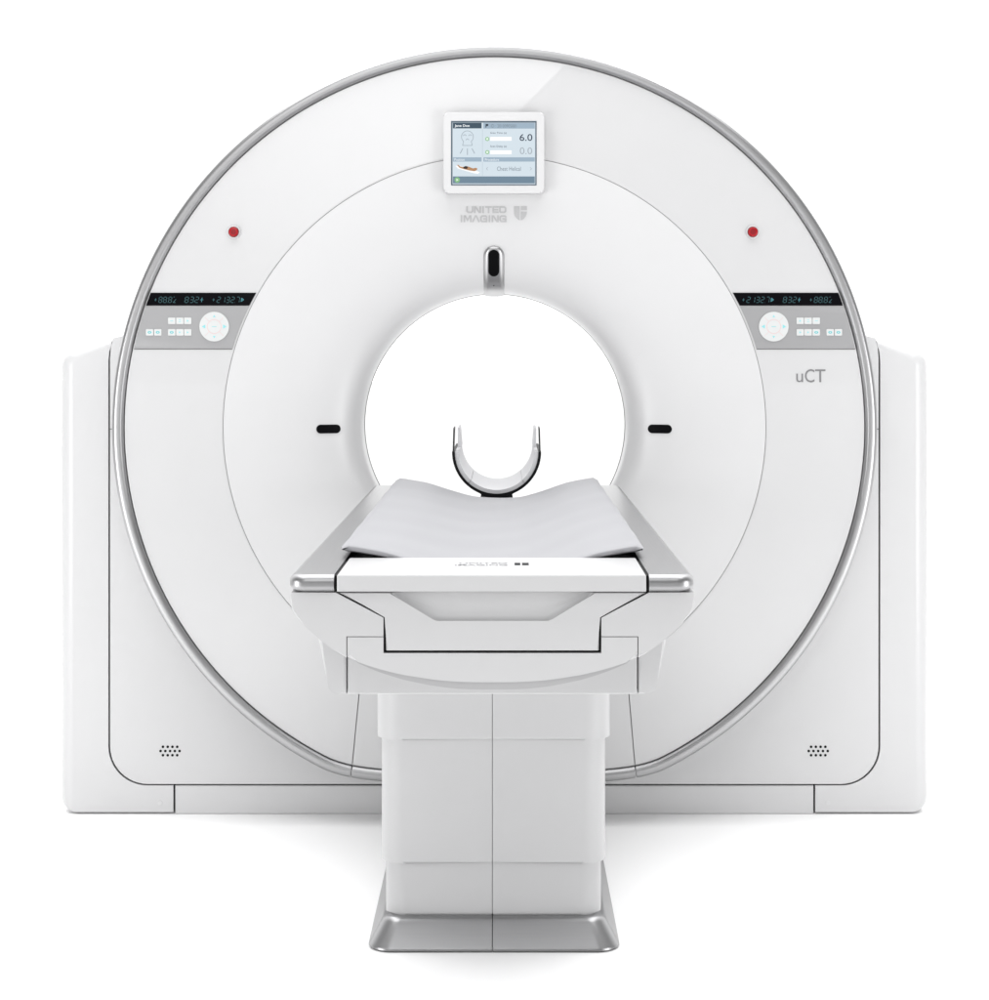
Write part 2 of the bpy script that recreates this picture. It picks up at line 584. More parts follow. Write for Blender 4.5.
for side in (-1, 1):
    mx = (lambda a: a) if side < 0 else (lambda a: 2 * 494.0 - a)
    def shape(y0, y1, ri=RI, ro=RO):
        return arc_px(ro, y0, y1, side) + arc_px(ri, y0, y1, side)[::-1]
    pan = obj('control_panel', prism(shape(305.9, 348.6), YD - .0022, YD + .002, .0008, 2), panelgrey, gantry,
              label='silver grey control panel on the %s of the bore' % ('left' if side < 0 else 'right'))
    obj('display_strip', prism(shape(292.8, 305.6), YD - .0024, YD + .002, .0005, 1), blackgloss, pan)
    obj('edge_line', prism(shape(348.7, 349.5), YD - .0010, YD + .002), seamgrey, pan)
    Yt = YD - .0030
    h = P(0, 297, Yt).z - P(0, 302.6, Yt).z
    for txt, a, b in ((('+88.8%', 154, 176), ('832x', 184.5, 203.5), ('+2132.7>', 212, 244)) if side < 0 else
                      (('+2132.7>', 742, 774), ('832x', 783, 801), ('+88.8%', 809.5, 832))):
        t1, t2 = bmesh.new(), bmesh.new()
        p = P(a, 302.6, Yt)
        xe = seven(t1, txt, 0, 0, h, Yt, t2) - h * .2
        sc = (P(b, 300, Yt).x - p.x) / xe
        for t, nm, mm in ((t1, 'readout', teal), (t2, 'readout_symbol', tealbright)):
            if not len(t.verts):
                t.free()
                continue
            for v in t.verts:
                v.co.x = p.x + v.co.x * sc
                v.co.z += p.z
            face_front(t)
            obj(nm, t, mm, pan, recalc=False)
    # direction pad
    c = P(mx(214.4), 326.6, YD)
    Yp = YD - .0046
    r = 14.8 * K
    obj('direction_pad', prism(circ(c.x, c.z, r, 48), Yp, YD - .0015, .001, 2), keyw, pan)
    bm = bmesh.new()
    for k in range(32):
        a0, a1 = 2 * math.pi * k / 32, 2 * math.pi * (k + 1) / 32
        ro, ri = r * .49, r * .455
        sheet(bm, [(c.x + q * math.cos(a), c.z + q * math.sin(a)) for q, a in ((ro, a0), (ro, a1), (ri, a1), (ri, a0))], Yp - .0003)
    for k in range(4):
        a = math.pi / 4 + k * math.pi / 2
        u = Vector((math.cos(a), math.sin(a))); w = Vector((-u.y, u.x)) * .0004
        A, B = u * r * .5, u * r * .88
        sheet(bm, [(c.x + A.x + w.x, c.z + A.y + w.y), (c.x + B.x + w.x, c.z + B.y + w.y), (c.x + B.x - w.x, c.z + B.y - w.y), (c.x + A.x - w.x, c.z + A.y - w.y)], Yp - .0003)
    obj('dividing_line', bm, pink, pan)
    for k in range(4):
        bm = bmesh.new()
        a = k * math.pi / 2
        u = Vector((math.cos(a), math.sin(a))); w = Vector((-u.y, u.x))
        ctr = u * r * .70
        big = 1.5 if k % 2 == 0 else 1.0
        tri = [ctr + u * .0035 * big, ctr - u * .0025 * big + w * .0036 * big, ctr - u * .0025 * big - w * .0036 * big]
        sheet(bm, [(c.x + q.x, c.z + q.y) for q in tri], Yp - .0004)
        obj('arrow_symbol', bm, cyanpale, pan)
    bm = bmesh.new()
    sheet(bm, rect(c.x - .006, c.z - .0008, c.x + .006, c.z + .0008), Yp - .0004)
    obj('center_symbol', bm, cyanpale, pan)
    # keys
    keys = [(168.2, 317.6), (176.3, 317.6), (184.2, 317.6), (146.1, 329.1), (154.3, 329.1), (168.2, 329.1), (176.3, 329.1), (184.2, 329.1)]
    for i, (kx, ky) in enumerate(keys):
        a, b = P(kx if side < 0 else mx(kx + 7.4), ky, YD), P(kx + 7.4 if side < 0 else mx(kx), ky + 6.5, YD)
        obj('key', prism(round_poly(rect(a.x, b.z, b.x, a.z), .0022, 4), YD - .0042, YD - .0015, .0006, 2), keyw, pan)
        bm = bmesh.new()
        cx, cz = (a.x + b.x) / 2, (a.z + b.z) / 2
        Yk = YD - .0046
        if i in (3, 4, 5):
            w_, h_ = .0052, .0034
            for k in range(12):
                a0, a1 = 2 * math.pi * k / 12, 2 * math.pi * (k + 1) / 12
                sheet(bm, [(cx + w_ * q * math.cos(t), cz + h_ * q * math.sin(t)) for q, t in ((1, a0), (1, a1), (.45, a1), (.45, a0))], Yk)
        elif i in (0,):
            sheet(bm, rect(cx - .004, cz - .0008, cx + .004, cz + .0008), Yk)
        elif i == 1:
            for s in (-1, 1):
                sheet(bm, rect(cx - .003, cz + s * .0024 - .0007, cx + .003, cz + s * .0024 + .0007), Yk)
        else:
            sheet(bm, [(cx - .0022, cz - .003), (cx + .003, cz), (cx - .0022, cz + .003)], Yk)
        obj('key_symbol', bm, cyan if i in (3, 4, 5) else cyanpale, pan)

# ---- monitor above the bore
YM = -.150
a, b = P(443.6, 112, YM), P(544.2, 193.2, YM)
mon = obj('monitor', prism(round_poly(rect(a.x, b.z, b.x, a.z), .011, 6), YM, YD + .002, .005, 4), white, gantry, label='small white framed monitor above the bore')


def srect(bm, a, b, c, d, Y):
    p, q = P(a, b, Y), P(c, d, Y)
    sheet(bm, rect(p.x, q.z, q.x, p.z), Y)


def sc_part(name, shapes, m, lvl, text=None, bm0=None):
    Y = YM - .0006 - .0003 * lvl
    for q in list(shapes) + list(text or ()):
        bm = bmesh.new()
        if isinstance(q[0], str):
            px_text(bm, q[0], *q[1:5], Y, **(q[5] if len(q) > 5 else {}))
        else:
            srect(bm, *q, Y)
        face_front(bm)
        obj(name, bm, m, mon, recalc=False)


a, b = P(451, 121, YM), P(536.6, 185.4, YM)
obj('screen', prism(rect(a.x, b.z, b.x, a.z), YM - .0006, YM + .002), scr('edge', (92, 106, 118)), mon)
sc_part('screen_field', [(452.5, 122.6, 535.3, 184.2)], scr('field', (205, 217, 225)), 1)
sc_part('title_bar', [(452.9, 122.8, 481.6, 128.4)], scr('title', (62, 80, 94)), 2)
sc_part('status_bar', [(483.4, 122.8, 534.8, 128.6), (452.9, 157.3, 481.6, 161.6), (483.4, 157.3, 534.8, 161.6)], scr('bar', (153, 172, 188)), 2)
sc_part('footer_bar', [(452.9, 176.4, 534.8, 183.4)], scr('footer', (109, 131, 148)), 2)
sc_part('entry_field', [(490.3, 137, 511.6, 140.8), (490.3, 150.4, 511.6, 154.2)], scr('white', (250, 250, 250)), 2)
sc_part('white_caption', [], scr('caption', (236, 240, 243)), 3, [
    ('Jane Doe', 454.6, 124.4, 469.6, 127.6, dict(bold=.02)), ('Position', 454.4, 158.3, 464.5, 160.9), ('Procedure', 485, 158.3, 499, 160.9)])
sc_part('dark_caption', [], scr('dark', (46, 58, 74)), 3, [
    ('6.0', 519.6, 134.0, 532.4, 140.9, dict(bold=.005)), ('Scan Time (s)', 490.4, 131.9, 506.5, 134.3), ('Scan Delay (s)', 490.4, 145.3, 506.5, 147.8)])
sc_part('grey_caption', [], scr('grey', (120, 132, 143)), 3, [
    ('Chest Helical', 497, 166.6, 520.8, 170.8), ('ID : 20100905001', 491, 124.3, 516.5, 127.6)])
sc_part('pale_caption', [], scr('pale', (163, 172, 180)), 3, [('0.0', 519.8, 147.4, 532.2, 154.2), ('<', 486.2, 167, 488, 170.5), ('>', 530, 167, 531.8, 170.5)])
sc_part('divider', [(482.2, 162, 482.7, 176), (482.2, 128.8, 482.7, 157)], scr('divider', (185, 198, 208)), 2)
# line drawing of a breathing head
bm = bmesh.new()
Y = YM - .0006 - .0009
px = K * 1.0
c = P(467.4, 136.8, Y)
def stroke(bm, pts, w, Y):
    for (ax, az), (bx, bz) in zip(pts, pts[1:]):
        d = Vector((bx - ax, bz - az))
        if d.length == 0:
            continue
        d = d.normalized() * w / 2
        sheet(bm, [(ax - d.y, az + d.x), (bx - d.y, bz + d.x), (bx + d.y, bz - d.x), (ax + d.y, az - d.x)], Y)
w = .55 * K
stroke(bm, circ(c.x, c.z, 5.9 * K, 28, R(-50), R(230), False), w, Y)
stroke(bm, circ(c.x, c.z - 3.4 * K, 1.3 * K, 12, 0, R(180), False), w, Y)
for s in (-1, 1):
    stroke(bm, circ(c.x + s * 2.7 * K, c.z + .6 * K, 1.5 * K, 10, R(10), R(170), False), w, Y)
    stroke(bm, [(c.x + s * 3.8 * K, c.z - 4.5 * K), (c.x + s * 4.8 * K, c.z - 8.6 * K)], w, Y)
    stroke(bm, [(c.x + s * 4.6 * K, c.z - 11.6 * K), (c.x + s * 7.2 * K, c.z - 16.6 * K)], w * 1.3, Y)
stroke(bm, [(c.x - 4.8 * K, c.z - 8.6 * K), (c.x + 4.8 * K, c.z - 8.6 * K)], w, Y)
stroke(bm, [(c.x, c.z - 11.6 * K), (c.x, c.z - 18 * K)], w * 1.3, Y)
face_front(bm)
obj('breathing_icon', bm, scr('icon', (150, 161, 170)), mon, recalc=False)
# little picture of a person lying on a couch
def ppoly(pts, Y):
    bm = bmesh.new()
    sheet(bm, XZ(pts, Y), Y)
    face_front(bm)
    return bm
obj('couch_picture', ppoly([(455.5, 166), (458, 165.2), (477.5, 171.2), (480, 172.2), (478, 173.8), (474, 173.3), (458, 168.6)], YM - .0018), scr('white2', (246, 246, 246)), mon, recalc=False)
obj('patient_picture', ppoly([(457, 165), (458.5, 164.8), (460, 166.4), (463, 167), (466, 166), (469, 166.8), (473, 168.4), (475.5, 167.8), (477.3, 168.3), (477, 170), (474.5, 171.2), (469, 170.4), (463, 168.9), (459.5, 167.8)], YM - .0021), scr('skin', (176, 132, 96)), mon, recalc=False)
obj('hair_picture', ppoly([(463, 167.2), (465.5, 166), (468, 166.7), (467, 169), (463.8, 168.6)], YM - .0024), scr('shorts', (52, 44, 44)), mon, recalc=False)
grn, pgr = scr('green', (130, 182, 128)), scr('palegreen', (222, 236, 222))
for cx_, cy_, rr in ((457.2, 179.9, 2.7), (487.3, 139, 2.0), (487.3, 152.2, 2.0)):
    p = P(cx_, cy_, Y)
    bm = bmesh.new()
    sheet(bm, circ(p.x, p.z, rr * K, 20), YM - .0018)
    face_front(bm)
    obj('green_icon', bm, grn, mon, recalc=False)
    bm = bmesh.new()
    if rr > 2.5:
        sheet(bm, [(p.x - .0022, p.z - .0035), (p.x + .0035, p.z), (p.x - .0022, p.z + .0035)], YM - .0021)
    else:
        sheet(bm, circ(p.x, p.z, 1.2 * K, 16), YM - .0021)
    face_front(bm)
    obj('icon_mark', bm, pgr, mon, recalc=False)
obj('flag_icon', ppoly([(485.6, 124), (488.2, 124), (488.2, 126), (486.6, 126), (486.3, 127.6), (485.6, 127.6)], YM - .0018), scr('flag', (50, 60, 72)), mon, recalc=False)

# ---- lettering on the funnel, emblem, model name
GL = {'U': [[(0, 1), (0, .2), (.2, 0), (.8, 0), (1, .2), (1, 1)]], 'N': [[(0, 0), (0, 1), (.2, 1), (.8, 0), (1, 0), (1, 1)]], 'I': [[(.5, 0), (.5, 1)]],
      'T': [[(0, 1), (1, 1)], [(.5, 0), (.5, .96)]], 'E': [[(1, 1), (0, 1), (0, 0), (1, 0)], [(.05, .5), (.9, .5)]],
      'D': [[(0, 0), (0, 1), (.8, 1), (1, .8), (1, .2), (.8, 0), (0, 0)]], 'M': [[(0, 0), (0, 1), (.15, 1), (.5, .25), (.85, 1), (1, 1), (1, 0)]],
      'A': [[(0, 0), (.42, 1), (.58, 1), (1, 0)]], 'G': [[(1, .85), (.85, 1), (.2, 1), (0, .8), (0, .2), (.2, 0), (1, 0), (1, .48), (.55, .48)]]}
GW = {'I': .28, 'M': 1.15, 'A': 1.05, 'T': .92, 'E': .85}


def mitre(bm, pts, w, Y):
    """one flat ribbon along a polyline with mitred corners"""
    pts = [Vector(p) for p in pts]
    L_, R_ = [], []
    for i, p in enumerate(pts):
        d0 = (p - pts[i - 1]).normalized() if i else (pts[1] - p).normalized()
        d1 = (pts[i + 1] - p).normalized() if i < len(pts) - 1 else d0
        n0, n1 = Vector((-d0.y, d0.x)), Vector((-d1.y, d1.x))
        m = (n0 + n1)
        m = m.normalized() * (w / 2) / max(.45, m.normalized().dot(n0))
        e = Vector((0, 0))
        L_.append(p + m + e)
        R_.append(p - m + e)
    lv = [bm.verts.new((p.x, Y, p.y)) for p in L_]
    rv = [bm.verts.new((p.x, Y, p.y)) for p in R_]
    for i in range(len(pts) - 1):
        bm.faces.new((lv[i], lv[i + 1], rv[i + 1], rv[i]))


def stroke_text(bm, txt, a, b, c, d, Y, w):
    p, q = P(a, d, Y), P(c, b, Y)
    tot = sum(GW.get(ch, 1) for ch in txt) + .38 * (len(txt) - 1)
    ux = (q.x - p.x - w) / tot
    H = q.z - p.z - w
    x = p.x + w / 2
    for ch in txt:
        gw = GW.get(ch, 1) * ux
        for line in GL[ch]:
            ends = [(x + u * gw, p.z + w / 2 + v * H) for u, v in line]
            # carry free ends out to the letter's edge
            for i, j in ((0, 1), (-1, -2)):
                e0, e1 = Vector(ends[i]), Vector(ends[j])
                ends[i] = tuple(e0 + (e0 - e1).normalized() * (w / 2 if line[0] != line[-1] else 0))
            mitre(bm, ends, w, Y)
        x += gw + .38 * ux


bm = bmesh.new()
stroke_text(bm, 'UNITED', 466.3, 206.3, 506.3, 213.1, -.11, 1.55 * K)
stroke_text(bm, 'IMAGING', 459.8, 215.2, 506.5, 222.1, -.11, 1.55 * K)
face_front(bm)
ex = bmesh.ops.extrude_face_region(bm, geom=bm.faces[:])
bmesh.ops.translate(bm, verts=[v for v in ex['geom'] if isinstance(v, bmesh.types.BMVert)], vec=(0, -.0008, 0))
conform(bm, -.1096)
obj('lettering', bm, letter, gantry)
bm = bmesh.new()
sh = [[(514.2, 206.2), (519.5, 206.2), (519.5, 220.3), (517.3, 218.9), (515.2, 216.3), (514.2, 213.2)],
      [(521.0, 206.2), (526.9, 206.2), (526.9, 210.0), (521.0, 210.0)],
      [(521.0, 211.6), (526.9, 211.6), (526.7, 213.6), (525.8, 216.3), (523.7, 218.8), (521.0, 220.3)]]
for s in sh:
    prism(XZ(s, -.11), -.1107, -.1092, bm=bm)
conform(bm, -.1096)
obj('emblem', bm, letter, gantry)
bm = bmesh.new()
px_text(bm, 'u', 796.4, 373.6, 803.2, 382.2, YD - .0008)
px_text(bm, 'C', 805, 369.2, 814.6, 382.4, YD - .0008, bold=.003)
px_text(bm, 'T', 815.2, 369.4, 825.6, 382.2, YD - .0008, bold=.003)
face_front(bm)
ex = bmesh.ops.extrude_face_region(bm, geom=bm.faces[:])
bmesh.ops.translate(bm, verts=[v for v in ex['geom'] if isinstance(v, bmesh.types.BMVert)], vec=(0, .0008, 0))
obj('model_lettering', bm, letterdark, gantry)

# ---- laser windows left and right of the bore
for a, b in ((316.6, 340.2), (648.2, 671.6)):
    p, q = P(a, 424.6, -.085), P(b, 433.4, -.085)
    bm = prism(pill(p.x - .002, q.z - .002, q.x + .002, p.z + .002), -.0868, -.08, .0008, 1)
    slice_up(bm, (1, 0, 0), p.x, q.x)
    conform(bm, -.085)
    win = obj('laser_window', bm, satin, gantry)
    bm = prism(pill(p.x, q.z, q.x, p.z), -.0874, -.08, .0004, 1)
    slice_up(bm, (1, 0, 0), p.x, q.x)
    conform(bm, -.085)
    obj('lens', bm, lens, win)

# ---- silver camera housing over the top of the bore
YB = -.06
p, q = P(483.6, 246.2, YB), P(504.4, 300.0, YB)
w2 = (q.x - p.x) / 2
cxh = (p.x + q.x) / 2
zt = p.z
bm = bmesh.new()
cols = 14
secs = []
rowz = []
nz = 26
zlow = ZG + .3480
for i in range(nz + 1):
    t = i / nz
    rowz.append(zt - (zt - zlow) * t)
for i, z in enumerate(rowz):
    dtop = zt - z
    hw = w2 if dtop >= w2 else math.sqrt(max(0, w2 * w2 - (w2 - dtop) ** 2))
    hw = max(hw, .0015)
    row = []
    for k in range(cols + 1):
        s = -1 + 2 * k / cols
        x = cxh + s * hw
        base = dish_y(x, max(z, ZG + .3506))
        prot = .010 * (1 - abs(s) ** 5) * min(1, (dtop / .006) ** .5 if dtop > 0 else 0)
        row.append(bm.verts.new((x, base - prot, z)))
    rowz[i] = (z, hw)
    secs.append(row)
# wrap under the lip into the bore
for (dy, dz) in ((.012, -.0035), (.030, -.0045), (.06, -.003)):
    row = []
    for k in range(cols + 1):
        s = -1 + 2 * k / cols
        v = secs[nz][k].co
        row.append(bm.verts.new((v.x, v.y + dy, v.z + dz * (1 - abs(s) ** 5))))
    secs.append(row)
for A, B in zip(secs, secs[1:]):
    for k in range(cols):
        bm.faces.new((A[k], A[k + 1], B[k + 1], B[k]))
cam_h = obj('camera_housing', bm, ringmetal, gantry, angle=60, label='silver round-topped camera housing at the top of the bore')
p, q = P(488.4, 250.2, -.085), P(499.2, 276.4, -.085)
bm = prism(pill(p.x - .0022, q.z - .0022, q.x + .0022, p.z + .0022), -.0962, -.088, .0012, 2)
slice_up(bm, (0, 0, 1), q.z, p.z)
conform(bm, -.0855)
obj('window_rim', bm, ringmetal, cam_h)
bm = prism(pill(p.x, q.z, q.x, p.z), -.0976, -.088, .0004, 1)
slice_up(bm, (0, 0, 1), q.z, p.z)
conform(bm, -.0855)
obj('camera_window', bm, lens, cam_h)
p = P(493.7, 285.3, -.075)
bm = prism(circ(p.x, p.z, .0016, 14), dish_y(p.x, p.z) - .0108, dish_y(p.x, p.z) - .006)
obj('indicator_dot', bm, black, cam_h)

# ================================================================== PATIENT TABLE
XT = -.021
table = thing('patient_table', 'white patient couch on a telescopic column with silver side rails and a silver plinth',
              'patient table', (XT, -.85, 0))
ZT = .893
YF = -2.08
YE = -.20
HO, HI = .3176, .2460
# rails
for s in (-1, 1):
    bm = bmesh.new()
    secs = []
    TH = .0265
    # rounded nose along the front and outer edges: the outline draws in towards the top and bottom faces
    lev = [(ZT - .0125 * (1 - math.sin(k * math.pi / 16)), .0125 * (1 - math.cos(k * math.pi / 16))) for k in range(8, -1, -1)]
    lev += [(ZT - TH + .009 * (1 - math.sin(k * math.pi / 16)), .009 * (1 - math.cos(k * math.pi / 16))) for k in range(0, 9)]
    for z, e in lev:
        pts = [(XT + s * HI, YE), (XT + s * HI, YF + e), (XT + s * (HO - e), YF + e), (XT + s * (HO - e), YE)]
        secs.append([bm.verts.new((x, y, z)) for x, y in round_poly(pts, [0, 0, .028 - e * .5, .012], 12)])
    n = len(secs[0])
    for A, B in zip(secs, secs[1:]):
        for k in range(n):
            bm.faces.new((A[k], A[(k + 1) % n], B[(k + 1) % n], B[k]))
    bm.faces.new(secs[0])
    bm.faces.new(secs[-1])
    obj('side_rail', bm, metal, table, angle=50)
# end cap
q = round_poly(rect(XT - .2412, -2.083, XT + .2412, -1.846), .003, 3)
cap = obj('end_cap', prism(q, ZT + .0005, ZT - .0255, .0035, 3, axis='Z'), tablewhite, table)
bm = bmesh.new()
zc = ZT + .0009
def top_text(bm, body, x0, x1, y0, y1, **k):
    vs, fs = text_geo(body, **k)
    nv = [bm.verts.new((x0 + u * (x1 - x0), y0 + w * (y1 - y0), zc)) for u, w in vs]
    for f in fs:
        try:
            ff = bm.faces.new([nv[i] for i in f])
            ff.normal_update()
            if ff.normal.z < 0:
                ff.normal_flip()
        except ValueError:
            pass
sx = lambda a: (a - VX) * 3.06 / F
top_text(bm, 'UNITED', sx(459), sx(507.5), -1.934, -1.916, bold=.02)
top_text(bm, 'IMAGING', sx(455), sx(507.5), -1.962, -1.944, bold=.02)
obj('print', bm, letterfaint, cap, recalc=False)
bm = bmesh.new()
for (a, b, c, d) in ((514.5, 520.3, -1.956, -1.922), (522, 528.8, -1.934, -1.922), (522, 528.8, -1.956, -1.938)):
    f = bm.faces.new([bm.verts.new(v) for v in ((sx(a), c, zc), (sx(b), c, zc), (sx(b), d, zc), (sx(a), d, zc))])
obj('printed_emblem', bm, inkdark, cap, recalc=False)
# dark liner between rails and cap, and dark inside of the trough
bm = bmesh.new()
box(bm, XT - .2462, XT + .2462, -2.055, -1.850, .864, ZT - .004)
obj('cap_liner', bm, black, table)
# carbon trough under the mattress


PADP = [(0, .8655), (.12, .8662), (.25, .8695), (.46, .8845), (.68, .9030), (.85, .9115), (.95, .9150), (1.0, .9145), (1.1, .913)]


def pad_z(u):            # u -1..1 across, height of the pad's upper face
    a = abs(u)
    for i in range(len(PADP) - 1):
        (u0, z0), (u1, z1) = PADP[i], PADP[i + 1]
        if a <= u1:
            t = (a - u0) / (u1 - u0)
            m0 = (z1 - PADP[i - 1][1]) / (u1 - PADP[i - 1][0]) if i else 0
            m1 = (PADP[i + 2][1] - z0) / (PADP[i + 2][0] - u0) if i < len(PADP) - 2 else 0
            h = u1 - u0
            return ((2 * t ** 3 - 3 * t * t + 1) * z0 + (t ** 3 - 2 * t * t + t) * h * m0 + (-2 * t ** 3 + 3 * t * t) * z1 + (t ** 3 - t * t) * h * m1)
    return PADP[-1][1]


bm = bmesh.new()
rows = []
for y in (-1.835, -1.2, -.6, -.225):
    rows.append([bm.verts.new((XT + u * .2445, y, pad_z(u) - .019 - (.014 if abs(u) > .9 else 0))) for u in [k / 12 - 1 for k in range(25)]])
for A, B in zip(rows, rows[1:]):
    for k in range(24):
        bm.faces.new((A[k], A[k + 1], B[k + 1], B[k]))
g = bmesh.ops.solidify(bm, geom=bm.faces[:], thickness=.004)
obj('cradle', bm, carbon, table)
for s in (-1, 1):
    bm = bmesh.new()
    pts = [(XT + s * .2455, -1.845), (XT + s * .2455, -1.80), (XT + s * .205, -1.83), (XT + s * .235, -1.845)]
    prism(pts, ZT - .004, ZT - .03, axis='Z', bm=bm)
    obj('cradle_corner_bracket', bm, carbon, table)

# body front: two cheeks, centre section, drawer
YH = -2.062
CX = 492.4
arcl = [(291, 592.4), (290.4, 600), (291.5, 608.5), (295.6, 615.6), (305, 626.5), (318, 638), (332, 649), (346.3, 657.8)]
arcf = [(347.3, 658.4), (358, 664.1), (369, 669), (380, 673.3), (391, 677), (404, 680.8), (418, 683.8), (431, 686.3), (444.6, 688.3), (457, 689.5), (470, 690.2), (481, 690.4)]
band = lambda a: 8.2 * max(0, 1 - ((a - 492.4) / 146.5) ** 2) ** .8
arcb = [(a, b - band(a)) for a, b in arcf]
mir = lambda pts: [(2 * CX - a, b) for a, b in pts]
left = arcl + [(346.3, 636.4), (383.4, 636.4), (383.4, 617.8), (335.5, 592.6)]
YB1 = -1.97
ARC = XZ(arcl[1:] + arcb + mir(arcl[1:] + arcb), YH)


def on_arc(e):
    return all(any(abs(v.co.x - x) + abs(v.co.z - z) < 1e-5 for x, z in ARC) for v in e.verts) and e.calc_length() < .07


for fl in (False, True):
    q = XZ(mir(left) if fl else left, YH)
    obj('body_cheek', prism(q, YH, YB1, roll=(on_arc, .012, 5)), tablewhite, table)
cl = arcb + mir(arcb)[::-1] + [(2 * CX - 347.3, 637.2), (2 * CX - 383.4, 637.2), (2 * CX - 383.4, 653.2), (383.4, 653.2), (383.4, 637.2), (347.3, 637.2)]
obj('body_front', prism(XZ(cl, YH), YH, YB1, roll=(on_arc, .010, 5)), tablewhite, table)
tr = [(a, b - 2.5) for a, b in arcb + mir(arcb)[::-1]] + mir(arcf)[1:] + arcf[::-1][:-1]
obj('edge_shade_strip', prism(XZ(tr, YH), YH + .007, YB1 + .02, roll=(lambda e: False, .01, 1)), shadegrey, table, label='grey curved strip painted as the shade under the couch front', angle=50)  # added grey strip stands in for shade on the rolled lower edge
# drawer with a scooped grip
dl = [(338.5, 592.6), (385.9, 616.4), (385.9, 649.9), (386.7, 650.7)]
scoop = [(391, 592.6), (399, 600.5), (432, 620.5), (436.5, 622.2)]
dr = dl + mir(dl)[::-1] + mir(scoop) + scoop[::-1]
drawer = obj('drawer', prism(XZ(dr, YH), YH, YB1, .0022, 3), tablewhite, table)
bm = bmesh.new()
rim = scoop + mir(scoop)[::-1]
steps = [(-.001, 0, 1.0), (.0005, 1.0, .993), (.0045, 2.6, .982), (.009, 4.6, .97), (.012, 7.5, .955), (.0135, 12, .94), (.014, 18, .925), (.0145, 24, .915), (.015, 29.2, .91)]
rows = []
for dy, up, kx in steps:
    row = []
    for a, b in rim:
        low = (b - 592.6) / 29.6
        row.append(bm.verts.new(tuple(Vector((P(CX + (a - CX) * (1 - (1 - kx) * (1.3)), b - up * low, YH).x, YH + .002 + dy * .6, P(a, b - up * low, YH).z)))))
    rows.append(row)
for A, B in zip(rows, rows[1:]):
    for k in range(len(rim) - 1):
        bm.faces.new((A[k], A[k + 1], B[k + 1], B[k]))
bm.faces.new(rows[-1])
bm.normal_update()
obj('drawer_grip', bm, tablewhite, drawer, angle=60)
# black backing seen in the joints
bk = arcl[1:] + arcf[1:] + mir(arcf[1:])[::-1] + mir(arcl[1:])[::-1]
bk = [(CX + (a - CX) * .975, 592.4 + (b - 592.4) * .96 if b > 600 else 593.5) for a, b in bk]
bmk = bmesh.new()
for pts in ([(334, 594), (340, 594), (391, 614), (391, 645), (594, 645), (594, 614), (645, 594), (651, 594), (606, 618), (606, 660), (379, 660), (379, 618)],):
    prism(XZ(pts, YH), YH + .010, YB1 + .02, bm=bmk)
obj('drawer_surround', bmk, black, table)
jb = [(340, 630), (381, 630), (381, 641), (352, 641), (352, 655), (340, 651)]
for q in (jb, mir(jb)):
    obj('joint_backing', prism(XZ(q, YH), YH + .003, YB1), seamgrey, table)
# long hull behind the front
bkx = XZ(bk, YH)
# the body stops behind the grip recess
obj('body_hull', prism(bkx, YB1 + .002, YE - .06, lvl_scale=[(XT + (x - XT) * .97, z + (.867 - z) * .05) for x, z in bkx]), tablewhite, table)
# carriage box under the hull, three sections
YC = -1.955
bl = [(317.0, 632), (329.6, 694.2), (346.7, 694.2), (346.7, 632)]
for fl in (False, True):
    q = round_poly(XZ(mir(bl) if fl else bl, YC), [0, .018, 0, 0], 8)
    obj('carriage_side', prism(q, YC, -.80, .006, 4), tablewhite, table)
q = XZ([(347.7, 632), (347.7, 694.2), (2 * CX - 347.7, 694.2), (2 * CX - 347.7, 632)], YC)
obj('carriage_front', prism(q, YC, -.80, .0025, 3), tablewhite, table)
bm = bmesh.new()
a, b = P(343, 640, YC), P(2 * CX - 343, 690, YC)
box(bm, a.x, b.x, YC + .010, -.9, b.z, a.z)
obj('carriage_backing', bm, seamgrey, table)

# telescopic column, each level two mirrored covers with a centre joint
for (x0, x1, yt, yb, Y, rad, nm) in ((375.7, 611.2, 665, 740.0, -1.132, .055, 'upper'), (380.2, 606.4, 725, 863.5, -1.112, .05, 'middle'), (384.7, 602.0, 850, 917.5, -1.092, .045, 'lower')):
    a, b = P(x0, yt, Y), P(x1, yb, Y)
    xm = P(492.3, 0, Y).x
    g = .0006
    for s in (-1, 1):
        xo = a.x if s < 0 else b.x
        pts = [(xm + s * g, Y), (xo, Y), (xo, -.62), (xm + s * g, -.62)]
        q = round_poly(pts, [0, rad, rad, 0], 12)
        bm = prism(q, b.z if nm != 'lower' else .060, {'upper': .70, 'middle': .62, 'lower': .40}[nm], .007, 4, axis='Z')
        obj('column_cover', bm, tablewhite, table, angle=50)
bm = bmesh.new()
xm = P(492.3, 0, -1.1).x
box(bm, xm - .02, xm + .02, -1.083, -.64, .02, .70)
obj('column_core', bm, seamgrey, table)

# plinth
xm = P(492.3, 0, -1.14).x
xl, xr = P(367, 0, -1.143).x, P(620.8, 0, -1.143).x
for s, xo in ((-1, xl), (1, xr)):
    bm = bmesh.new()
    secs = []
    for z, ins in ((.0, .004), (.004, .0), (.010, .001), (.046, .0235), (.054, .028), (.060, .033), (.0635, .040), (.0638, .047), (.060, .047)):
        pts = [(xm + s * .0008, -1.143 + ins), (xo - s * ins * .95, -1.143 + ins), (xo - s * ins * .95, -.16), (xm + s * .0008, -.16)]
        q = round_poly(pts, [0, max(.012, .05 - ins * .4), .01, 0], 12)
        secs.append([bm.verts.new((x, y, z)) for x, y in q])
    n = len(secs[0])
    for A, B in zip(secs, secs[1:]):
        for k in range(n):
            bm.faces.new((A[k], A[(k + 1) % n], B[(k + 1) % n], B[k]))
    bm.faces.new(secs[0])
    bm.faces.new(secs[-1])
    obj('plinth', bm, plinthmetal, table, angle=50)
bm = bmesh.new()
box(bm, xm - .003, xm + .003, -1.112, -.18, .002, .05)
